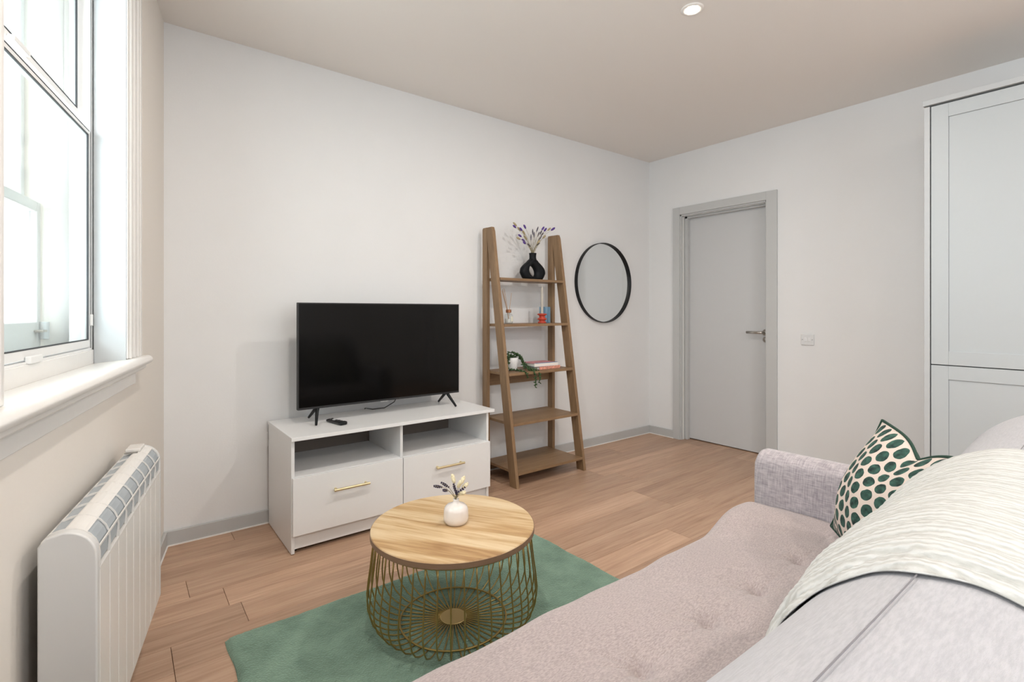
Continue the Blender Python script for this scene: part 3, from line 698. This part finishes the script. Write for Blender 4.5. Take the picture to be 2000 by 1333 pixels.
for i, (a, b) in enumerate(purple):
    y = 2.935+rd.uniform(-.045, .03); h_ = onY(a, b-3, y)
    stem_thing('dried_purple_stem', mouth+Vector((rd.uniform(-.012, .012), rd.uniform(-.012, .012), 0)), h_, PL_[i], 'dried flower', 'purple dried stems in the black vase', M_purple, .0075 if i != 6 else .008, .036 if i != 6 else .05)
for i, (a, b) in enumerate(straw):
    y = 2.935+rd.uniform(-.045, .03)
    stem_thing('dried_straw_stem', mouth+Vector((rd.uniform(-.012, .012), rd.uniform(-.012, .012), 0)), onY(a, b-3, y), SL_[i], 'dried flower', 'straw-coloured grasses in the black vase', M_straw, .0075, .042)
for i, (a, b) in enumerate(dark):
    y = 2.935+rd.uniform(-.045, .03)
    stem_thing('dried_lavender_stem', mouth+Vector((rd.uniform(-.012, .012), rd.uniform(-.012, .012), 0)), onY(a, b-3, y), DL_[i], 'dried flower', 'dark lavender sprigs in the black vase', M_lav, .005, .04, knob=True)

# ------------------------------------------------------------------ second shelf: diffuser, candle holder, candle, blue holder
z2 = SH[3]
rdif = thing('reed_diffuser', 'glass reed diffuser bottle with copper cap and cream label on the second shelf', 'reed diffuser', (2.208, 2.885, z2+.0008))
MB().lathe([(.024, 0), (.030, .003), (.031, .01), (.031, .055), (.028, .066), (.014, .074), (.013, .082)], 28).build('bottle', M_bottle, rdif, smooth=True)
MB().lathe([(.0265, .004), (.0275, .008), (.0275, .034), (.0001, .034)], 24).build('oil', M_liquid, rdif, smooth=True)
MB().lathe([(.018, .078), (.020, .080), (.020, .099), (.017, .101), (.0001, .101)], 24).build('cap', M_cap, rdif)
lm = MB(); lm.grid(lambda u, v: (.0318*math.cos(math.radians(-95+85*u)), .0318*math.sin(math.radians(-95+85*u)), .016+.036*v), 8, 1); lm.build('label', M_label, rdif)
for dx, dy, dz in ((-.055, .0, .145), (-.047, -.01, .15), (-.050, .012, .135), (.035, .01, .12)):
    MB().tube([(0, 0, .02), (dx*.25, dy*.25, .10), (dx, dy, .10+dz)], .0017, 6).build('reed', M_reed, rdif)
ch = thing('candle_holder', 'glossy red candle holder of stacked ribbed discs on the second shelf', 'candle holder', (2.492, 2.845, z2+.0008))
MB().lathe([(.030, 0), (.032, .004), (.030, .010), (.022, .014), (.022, .022), (.036, .028), (.036, .034), (.022, .040), (.022, .056), (.036, .062), (.036, .068), (.026, .072), (.012, .073), (.0105, .064), (.0001, .064)], 36).build('holder_body', M_red, ch, smooth=True)
cd = thing('taper_candle', 'tall thin pale taper candle standing in the red candle holder', 'candle', (2.492, 2.845, z2+.0655))
MB().lathe([(.0098, 0), (.0102, .01), (.0088, .19), (.005, .205), (.0001, .207)], 20).build('wax', M_candle, cd, smooth=True)
MB().tube([(0, 0, .205), (.001, 0, .212), (-.001, .001, .222)], .0014, 6).build('wick', M_wick, cd)
bh = thing('ribbed_tumbler', 'blue ribbed glass tumbler behind the red candle holder', 'tumbler', (2.590, 2.925, z2+.0008))
rm_ = MB(); nn = 72
pf = [(.040, 0, 1), (.041, .004, 1), (.041, .122, 1), (.037, .123, 0), (.036, .01, 0), (.0001, .008, 0)]
for (r, z, fl) in pf:
    for j in range(nn): a = 2*math.pi*j/nn; rr = r*(1+(.045*(1 if (j % 4) < 2 else -1) if fl else 0)); rm_.v.append((rr*math.cos(a), rr*math.sin(a), z))
for i in range(len(pf)-1):
    for j in range(nn): rm_.f.append((i*nn+j, i*nn+(j+1) % nn, (i+1)*nn+(j+1) % nn, (i+1)*nn+j))
rm_.build('glass_body', M_blue, bh)

# ------------------------------------------------------------------ third shelf: trailing plant, books
z3 = SH[2]
tp = thing('trailing_plant', 'green trailing string plant in a white pot hanging over the third shelf', 'plant', (2.222, 2.865, z3+.0008))
MB().lathe([(.034, 0), (.038, .004), (.045, .060), (.047, .092), (.043, .092), (.040, .080), (.0001, .078)], 32).build('pot', M_pot, tp, smooth=True)
def vine(path, nm='vine'):
    pts = [Vector(p) for p in path]; fine = []
    for i in range(len(pts)-1):
        p0 = pts[max(i-1, 0)]; p1 = pts[i]; p2 = pts[i+1]; p3 = pts[min(i+2, len(pts)-1)]
        for k in range(6):
            f = k/6; fine.append(.5*((2*p1)+(-p0+p2)*f+(2*p0-5*p1+4*p2-p3)*f*f+(-p0+3*p1-3*p2+p3)*f**3))
    fine.append(pts[-1])
    v_ = MB().tube(fine, .0013, 5).build(nm, M_vine, tp)
    m = MB(); L_ = 0
    for i in range(len(fine)-1):
        a, b = fine[i], fine[i+1]; seg = (b-a).length; k = max(1, int(seg/.003))
        for j in range(k):
            c = a.lerp(b, j/k); d = Vector((rd.uniform(-1, 1), rd.uniform(-1, 1), rd.uniform(-.3, 1))).normalized()
            m.ell(c+d*.007, (.0042, .0095), d, 5, 4)
    m.build('leaves', M_leaf, v_, smooth=True); v_.children[0]['kind'] = 'stuff'
vine([(-.01, 0, .085), (-.045, -.01, .105), (-.062, -.025, .07), (-.058, -.035, .02), (-.03, -.05, .008), (.0, -.10, .004), (.01, -.155, -.01), (.013, -.158, -.045)])
vine([(0, 0, .09), (-.03, -.02, .112), (-.055, -.03, .09), (-.058, -.038, .045)])
vine([(0, 0, .09), (.03, -.015, .115), (.062, -.03, .075), (.078, -.05, .03), (.085, -.09, .006), (.088, -.145, -.005), (.09, -.155, -.06), (.088, -.155, -.115)])
vine([(.01, 0, .09), (.05, -.02, .10), (.085, -.04, .05), (.11, -.07, .01), (.125, -.13, .002), (.13, -.152, -.03), (.128, -.155, -.085)])
vine([(0, 0, .09), (.02, -.03, .12), (.045, -.05, .09), (.055, -.055, .05), (.065, -.07, .01)])
vine([(0, 0, .09), (-.02, .02, .12), (.01, .01, .125), (.04, .0, .11), (.06, -.02, .095), (.07, -.03, .06)])
def book(nm, lab, loc, rz, w_, d_, h_, cm, sm, top=None):
    t = thing(nm, lab, 'book', loc, rz, None)
    bx(-w_/2, w_/2, -d_/2, d_/2, 0, .0022).build('cover', cm, t); bx(-w_/2, w_/2, -d_/2, d_/2, h_-.0022, h_).build('cover', top or cm, t)
    bx(-w_/2+.003, w_/2-.003, -d_/2+.003, d_/2-.004, .0022, h_-.0022).build('pages', M_page, t)
    bx(-w_/2, w_/2, -d_/2-.002, -d_/2+.001, 0, h_).build('spine', sm, t, bevel=.0008)
    return t
book('book', 'coral and plum book at the bottom of the pile on the third shelf', (2.495, 2.848, z3+.0006), math.radians(3), .215, .165, .021, M_plum, M_coral)
b2 = book('book', 'pink covered book with a blue edge on top of the other', (2.475, 2.855, z3+.0222), math.radians(-2), .225, .16, .024, M_teal, M_page, M_pink)
bx(-.1, .112, -.083, -.06, .0235, .0246).build('cover_band', M_bluecov, b2)

# ------------------------------------------------------------------ rug
rg = MB(); NX, NY = 110, 84
RX0, RX1, RY0, RY1 = .295, 1.712, .80, 2.035
def rugf(u, v):
    x = RX0+(RX1-RX0)*u; y = RY0+(RY1-RY0)*v
    e = min(u*(RX1-RX0), (1-u)*(RX1-RX0), v*(RY1-RY0), (1-v)*(RY1-RY0))
    z = .016*min(1, (e/.012))**.5 + rd.uniform(0, .0022)
    return (x+.003*math.sin(v*31), y+.003*math.sin(u*27), z)
rg.grid(rugf, NX, NY); rg.box(RX0+.004, RX1-.004, RY0+.004, RY1-.004, .0005, .006)
rug = rg.build('rug', M_rug, smooth=True); tag(rug, 'green low-pile rectangular rug under the coffee table', 'rug')

# ------------------------------------------------------------------ coffee table
ct = thing('coffee_table', 'round coffee table with pale oak top and gold wire basket base', 'coffee table', (.990, 1.634, .0145))
ZTp = .375-.0145; RT = .303
MB().lathe([(RT-.001, ZTp-.003), (RT-.003, ZTp), (.0001, ZTp)], 96).lathe([(.0001, ZTp-.004), (RT-.001, ZTp-.003)], 96).build('table_top', M_ttop, ct)
MB().lathe([(RT-.004, ZTp-.022), (RT, ZTp-.021), (RT, ZTp-.003), (RT-.001, ZTp-.0028)], 96).build('edge_band', M_tedge, ct)
MB().lathe([(.0001, ZTp-.0215), (RT-.004, ZTp-.0215)], 64).build('table_underside', M_tedge, ct)
def ring(R_, z, r, n=72):
    m = MB(); q = 8
    for i in range(n):
        a = 2*math.pi*i/n
        for j in range(q): b = 2*math.pi*j/q; rr = R_+r*math.cos(b); m.v.append((rr*math.cos(a), rr*math.sin(a), z+r*math.sin(b)))
    for i in range(n):
        for j in range(q): m.f.append((i*q+j, i*q+(j+1) % q, ((i+1) % n)*q+(j+1) % q, ((i+1) % n)*q+j))
    return m
ring(.290, ZTp-.026, .004).build('top_ring', M_wire, ct, smooth=True)
ring(.197, .0115, .0035).build('bottom_ring', M_wire, ct, smooth=True)
MB().lathe([(.0001, .008), (.048, .008), (.050, .010), (.048, .012), (.0001, .012)], 40).build('centre_disc', M_gold, ct)
NW = 44; wpath = [(.290, ZTp-.026), (.293, ZTp-.06), (.300, .24), (.309, .175), (.313, .135), (.311, .10), (.300, .066), (.280, .038), (.252, .020), (.222, .010), (.195, .006), (.15, .0055), (.10, .006), (.04, .009)]
w0 = MB().tube([(r, 0, z) for r, z in wpath], .0027, 7).build('wire', M_wire, ct, smooth=True)
for i in range(1, NW):
    o = w0.copy(); C.objects.link(o); o.parent = ct; o.rotation_euler.z = 2*math.pi*i/NW
w0.rotation_euler.z = .0

# white vase on it
wv = thing('bud_vase', 'small round white glazed ceramic vase on the coffee table', 'vase', (1.000, 1.632, .3752))
MB().lathe([(.034, 0), (.040, .002), (.0455, .012), (.047, .022), (.0455, .050), (.042, .060), (.034, .068), (.022, .073), (.012, .078), (.0105, .084), (.0115, .090), (.008, .090), (.007, .075), (.0001, .070)], 48).build('vase_body', M_vasew, wv, smooth=True)
m2 = Vector((1.000, 1.632, .3752+.090))
for (a, b, y, lab) in ((848.4, 950, 1.62, 'leftmost dark lavender sprig leaning out of the white vase'), (862.5, 943.6, 1.64, 'tall dark lavender sprig leaning left, second from the left in the white vase'),
                       (866, 958, 1.60, 'short drooping lavender sprig below the two left ones in the white vase'), (886, 946.8, 1.63, 'thin upright lavender sprig in the middle of the white vase'),
                       (892, 960, 1.61, 'shortest upright lavender sprig at the neck of the white vase'), (907.7, 952.5, 1.62, 'rightmost lavender sprig leaning right in the white vase')):
    h_ = onY(a, b, y); 
    stem_thing('lavender_sprig', m2+Vector((rd.uniform(-.003, .003), rd.uniform(-.003, .003), 0)), h_, lab, 'dried flower', 'lavender sprigs in the white vase', M_lav, .0052, .036 if b < 955 else .024, .02, knob=True)
for (a, b, y, lab, ln) in ((883, 926, 1.65, 'upright cream bunny tail grass, leftmost of the cream heads', .038), (908, 930, 1.64, 'tallest cream bunny tail grass leaning right in the white vase', .042),
                       (900, 941, 1.60, 'cream bunny tail grass in the middle of the white vase', .034), (914.5, 944, 1.64, 'cream bunny tail grass at the far right of the white vase', .034), (910, 962, 1.60, 'low cream bunny tail grass on the right of the white vase', .032)):
    stem_thing('bunny_tail_grass', m2+Vector((rd.uniform(-.003, .003), rd.uniform(-.003, .003), 0)), onY(a, b, y), lab, 'dried flower', 'cream bunny tails in the white vase', M_tail, .0075, ln, .02)

# ------------------------------------------------------------------ sofa
sf = thing('sofa', 'lilac pink chenille sofa with tufted seat and low rounded arms', 'sofa', (0, 0, 0))
SX0, SX1 = -.07, 1.955
BT = [.38, .62, .864, 1.121, 1.356, 1.61]
def seatz(x, y):
    z = .433
    z += .030*ss(1.50, 1.78, x)*(1-ss(1.84, 1.955, x))*ss(.70, .93, y)
    for bx_ in BT:
        for by_ in (.668,):
            dx, dy = x-bx_, y-by_; r = math.hypot(dx, dy)
            th = math.atan2(dy, dx)
            z -= .020*math.exp(-(r/.022)**2)+.012*math.exp(-(r/.075)**2)
            for t0, a_ in ((2.1, .006), (2.45, .005), (1.2, .004), (.8, .003)):
                dth = (th-t0+math.pi) % (2*math.pi)-math.pi
                z -= a_*1.3*math.exp(-(dth/.085)**2)*math.exp(-r/.06)*min(1, r/.012)
    z -= .0035*math.exp(-((y-.668-.004*math.sin(x*25))/.005)**2)*ss(.3, .4, x)*(.6+.4*math.cos((x-.864)*math.pi*2/.25))
    z += .006*math.sin((x-.74)*math.pi*2/.25)*ss(.72, .9, y)*.25
    z += .002*math.sin(x*13+y*17)+.0008*math.sin(x*41-y*29)
    return z
def yfront(x): return .948+.030*ss(1.52, 1.74, x)+.002*math.sin(x*9)-.05*ss(1.90, 1.96, x)**2
sm = MB()
def seatf(u, v):
    x = SX0+(SX1-SX0)*u; yf = yfront(x); rr = .045
    if v < .84:
        y = .20+(yf-rr-.20)*(v/.84); return (x, y, seatz(x, y))
    a = (v-.84)/.16
    zt = seatz(x, yf-rr)
    if a < .5:
        t = a/.5*math.pi/2; return (x, yf-rr+rr*math.sin(t), zt-rr+rr*math.cos(t))
    return (x, yf-.004*(a-.5), zt-rr-(zt-rr-.27)*(a-.5)/.5)
NSX = 560; NSY = 250
sm.grid(seatf, NSX, NSY)
# close the ends and the underside
k = len(sm.v); nv = NSY+1
sm.v += [(SX0, .20, .27), (SX1, .20, .27)]
sm.f.append(tuple([k]+[j for j in range(nv)])); sm.f.append(tuple([k+1]+[NSX*nv+j for j in range(nv)][::-1]))
sm.f.append((k, nv-1, NSX*nv+nv-1, k+1)); sm.f.append((0, k, k+1, NSX*nv))
sm.build('seat_cushion', M_seat, sf, smooth=True)
for bx_ in BT:
    MB().ell((bx_, .668, seatz(bx_, .668)+.0005), (.011, .0045), (0, 0, 1), 14, 8).build('tuft_button', M_seat, sf, smooth=True)
bx(SX0, SX1, .10, .935, .13, .275).build('base', M_arm, sf, bevel=.01)
# arms
def arm(x0, x1):
    pts = []; wv_ = x1-x0; r = wv_/2
    secs = [(.985, -.02, .86), (.978, -.006, .95), (.965, 0, 1), (.5, .004, 1), (.10, .008, 1)]
    m = MB(); n = 0
    pf_ = [(0, .12), (0, .55)]+[(r-r*math.cos(math.radians(d)), .56+.066*math.sin(math.radians(d))**.8) for d in (20, 35, 50, 65, 80, 90, 100, 115, 130, 145, 160)]+[(wv_, .55), (wv_, .12)]
    n = len(pf_)
    for y, dz, sc in secs:
        for (a, z) in pf_:
            xx = x0+r+(a-r)*sc; m.v.append((xx, y, z+(dz if z > .3 else 0)))
    for i in range(len(secs)-1):
        for j in range(n): m.f.append((i*n+j, i*n+(j+1) % n, (i+1)*n+(j+1) % n, (i+1)*n+j))
    m.f.append(tuple(range(n))); m.f.append(tuple(range((len(secs)-1)*n, len(secs)*n)))
    return m
arm(1.958, 2.098).build('arm', M_arm, sf, bevel=.012, seg=3); arm(-.215, -.075).build('arm', M_arm, sf, bevel=.012, seg=3)
# backrest, swept along x
PB = [(.372, .25), (.366, .42), (.356, .55), (.345, .65), (.330, .712), (.314, .752), (.294, .784), (.270, .812), (.240, .840), (.205, .864), (.167, .880), (.120, .8815), (.070, .872), (.020, .855), (-.025, .825), (-.055, .775), (-.065, .70), (-.068, .45), (-.068, .16), (.2, .14)]
def backpt(x, i, off=0):
    y, z = PB[i]
    g_ = ss(.72, 1.9, x); up = ss(.5, .86, z)
    y += (.030*g_+.004*math.sin(x*7))*up*ss(.1, .3, y); z += .030*g_*up
    if off:
        p0, p1 = PB[max(i-1, 0)], PB[min(i+1, len(PB)-1)]; tx, tz = p1[0]-p0[0], p1[1]-p0[1]; L_ = math.hypot(tx, tz)
        y += off*(-tz if False else -tz)/L_*-1*-1 if False else off*(-tz/L_)*-1*-1; z += off*(tx/L_)*-1
    return y, z
bm_ = MB(); nb = len(PB); XS = []
BX0, BX1 = -.21, 2.0
for i in range(81): XS.append(BX0+(BX1-BX0)*i/80)
def endr(x):     # rounding of the two ends
    e = min(x-BX0, BX1-x); r = .045
    return 0 if e > r else r-math.sqrt(max(0, r*r-(r-e)**2))
for x in XS:
    q = endr(x)
    for i in range(nb):
        y, z = backpt(x, i, -q) if q else backpt(x, i)
        bm_.v.append((x, y, z))
for a in range(80):
    for b in range(nb): b2_ = (b+1) % nb; bm_.f.append((a*nb+b, a*nb+b2_, (a+1)*nb+b2_, (a+1)*nb+b))
bm_.f.append(tuple(range(nb))); bm_.f.append(tuple(range(80*nb, 81*nb)))
bk = bm_.build('backrest', M_back, sf, smooth=True, subsurf=2)
# top seam: a narrow sunken stitch line with its welt
sp = [Vector((x, backpt(x, 10)[0], backpt(x, 10)[1]+.0006)) for x in XS[2:-2]]
MB().tube(sp, .0009, 6).build('seam', plain('seam_thread', (.20, .19, .20), .9), bk)
for (x, y) in ((-.15, .90), (2.03, .90), (-.15, .02), (2.03, .02)):
    MB().tube([(x, y, .15), (x, y, 0)], [.026, .017], 16).build('leg', M_leg, sf, smooth=True)

# ------------------------------------------------------------------ knitted throw over the backrest
th = thing('throw_blanket', 'off-white ribbed cotton throw folded over the sofa back', 'blanket', (0, 0, 0))
def interp_profile(x, t):    # t 0..1 along PB indices 1..17
    f = 1.6+t*(16.4-1.6); i = int(f); g_ = f-i
    P_ = [backpt(x, k_) for k_ in (i-1, i, i+1, min(i+2, nb-1))]
    def cr(a, b, c, d): return .5*((2*b)+(-a+c)*g_+(2*a-5*b+4*c-d)*g_*g_+(-a+3*b-3*c+d)*g_**3)
    y = cr(*[p[0] for p in P_]); z = cr(*[p[1] for p in P_])
    e = 1e-3; y2, z2_ = P_[1], P_[2]
    tx, tz = P_[2][0]-P_[1][0], P_[2][1]-P_[1][1]; L_ = math.hypot(tx, tz) or 1
    ax_, az_ = P_[1][0]-P_[0][0], P_[1][1]-P_[0][1]; bx2, bz2 = P_[3][0]-P_[2][0], P_[3][1]-P_[2][1]
    def nrm(a, b): l = math.hypot(a, b) or 1; return a/l, b/l
    t0 = nrm(*[sum(q) for q in zip(nrm(ax_, az_), nrm(tx, tz))]); t1 = nrm(*[sum(q) for q in zip(nrm(tx, tz), nrm(bx2, bz2))])
    tt_ = nrm(t0[0]*(1-g_)+t1[0]*g_, t0[1]*(1-g_)+t1[1]*g_)
    return y, z, -tt_[1]*-1, tt_[0]*-1
def layer(x0, x1, t0, t1, th0, th1, amp, seed, nu=150, nv=230):
    m = MB(); R_ = random.Random(seed); ph = [R_.uniform(0, 6.28) for _ in range(8)]
    def edge(t): return .006*math.sin(t*19+ph[0])+.004*math.sin(t*43+ph[1])
    def P3(u, v, o):
        t = t0+(t1-t0)*v; x = x0+edge(t)*(1-u)+(x1-x0)*u
        y, z, ny, nz = interp_profile(x, t)
        e = min(u*(x1-x0), (1-u)*(x1-x0)); rnd_ = min(1, e/.018)
        rnd_ = math.sqrt(1-(1-rnd_)**2)
        rib = amp*(math.sin(x*2*math.pi/.0125+.5*math.sin(t*31+ph[2])+.3*math.sin(t*83+ph[3]))*.6+.5*math.sin(t*260+2.5*math.sin(x*90+ph[4])))
        fold = .010*abs(math.sin(x*24+ph[5]+1.2*t+.3*math.sin(t*9)))**.7*(1-ss(.8, 1.2, x))*ss(.70, .80, x)+.004*abs(math.sin(x*61+ph[6]-2*t))+.003*math.sin(x*17-4*t)
        d = o*(th0+(th1-th0)*ss(.0, .35, u)+fold*rnd_*(1-.3*o)+rib)*rnd_ + (1-o)*.002 + .002
        return (x, y+ny*d, z+nz*d)
    m.grid(lambda u, v: P3(u, v, 1), nu, nv)
    k_ = len(m.v)
    m.grid(lambda u, v: P3(u, v, 0), nu, nv)
    # hem at both long ends
    for (j) in (0, nv):
        for i in range(nu): a = i*(nv+1)+j; b = (i+1)*(nv+1)+j; m.f.append((a, b, k_+b, k_+a))
    for i in (0, nu):
        for j in range(nv): a = i*(nv+1)+j; m.f.append((a, a+1, k_+a+1, k_+a))
    return m
layer(.700, 1.24, .03, .93, .008, .006, .0010, 1).build('under_layer', M_throw, th, smooth=True)
layer(.722, 1.30, .02, .96, .015, .020, .0007, 5, 330, 260).build('upper_layer', M_throw, th, smooth=True)

# ------------------------------------------------------------------ printed cushion
A_, B_, Cc = Vector((1.80, .514, .845)), Vector((1.855, .672, .462)), Vector((1.448, .276, .852))
cen = (B_+Cc)/2; ex = (Cc-A_)/2; ey = (A_-B_)/2; ez = ex.cross(ey).normalized()
if ez.dot(Vector((0, 1, 0))) < 0: ez = -ez
cs = thing('scatter_cushion', 'cream cushion printed with dark green ovals leaning in the sofa corner', 'cushion', cen)
def cushpt(u, v, side):
    a, b = u*2-1, v*2-1
    pin = .03
    a2 = a*(1-pin*(1-b*b)*abs(a)**3); b2_ = b*(1-pin*(1-a*a)*abs(b)**3)
    h_ = .080*((1-a*a)**.75)*((1-b*b)**.75)
    chop = math.exp(-(abs(a-.36)/.34)**1.3)*ss(.0, 1, b)
    p = ex*a2+ey*b2_-ey.normalized()*.048*chop
    h_ *= 1-.25*chop
    p += ez*(side*h_)
    wr_ = .003*math.sin(a*9+b*5)*(1-a*a)*(1-b*b)
    return p+ez*wr_
cm = MB(); n_ = 48
for side in (1, -1): cm.grid(lambda u, v: cushpt(u, v, side), n_, n_)
co = cm.build('cover', M_dots, cs, smooth=True)
uvl = co.data.uv_layers.new(name='UVMap')
npts = (n_+1)**2
for lp in co.data.loops:
    i = lp.vertex_index % npts; uvl.data[lp.index].uv = ((i//(n_+1))/n_, (i % (n_+1))/n_)
bo = []
for i in range(n_): bo.append(cushpt(i/n_, 0, 0))
for i in range(n_): bo.append(cushpt(1, i/n_, 0))
for i in range(n_): bo.append(cushpt(1-i/n_, 1, 0))
for i in range(n_+1): bo.append(cushpt(0, 1-i/n_, 0))
MB().tube(bo, .0042, 8).build('piping', M_pipe, cs, smooth=True)
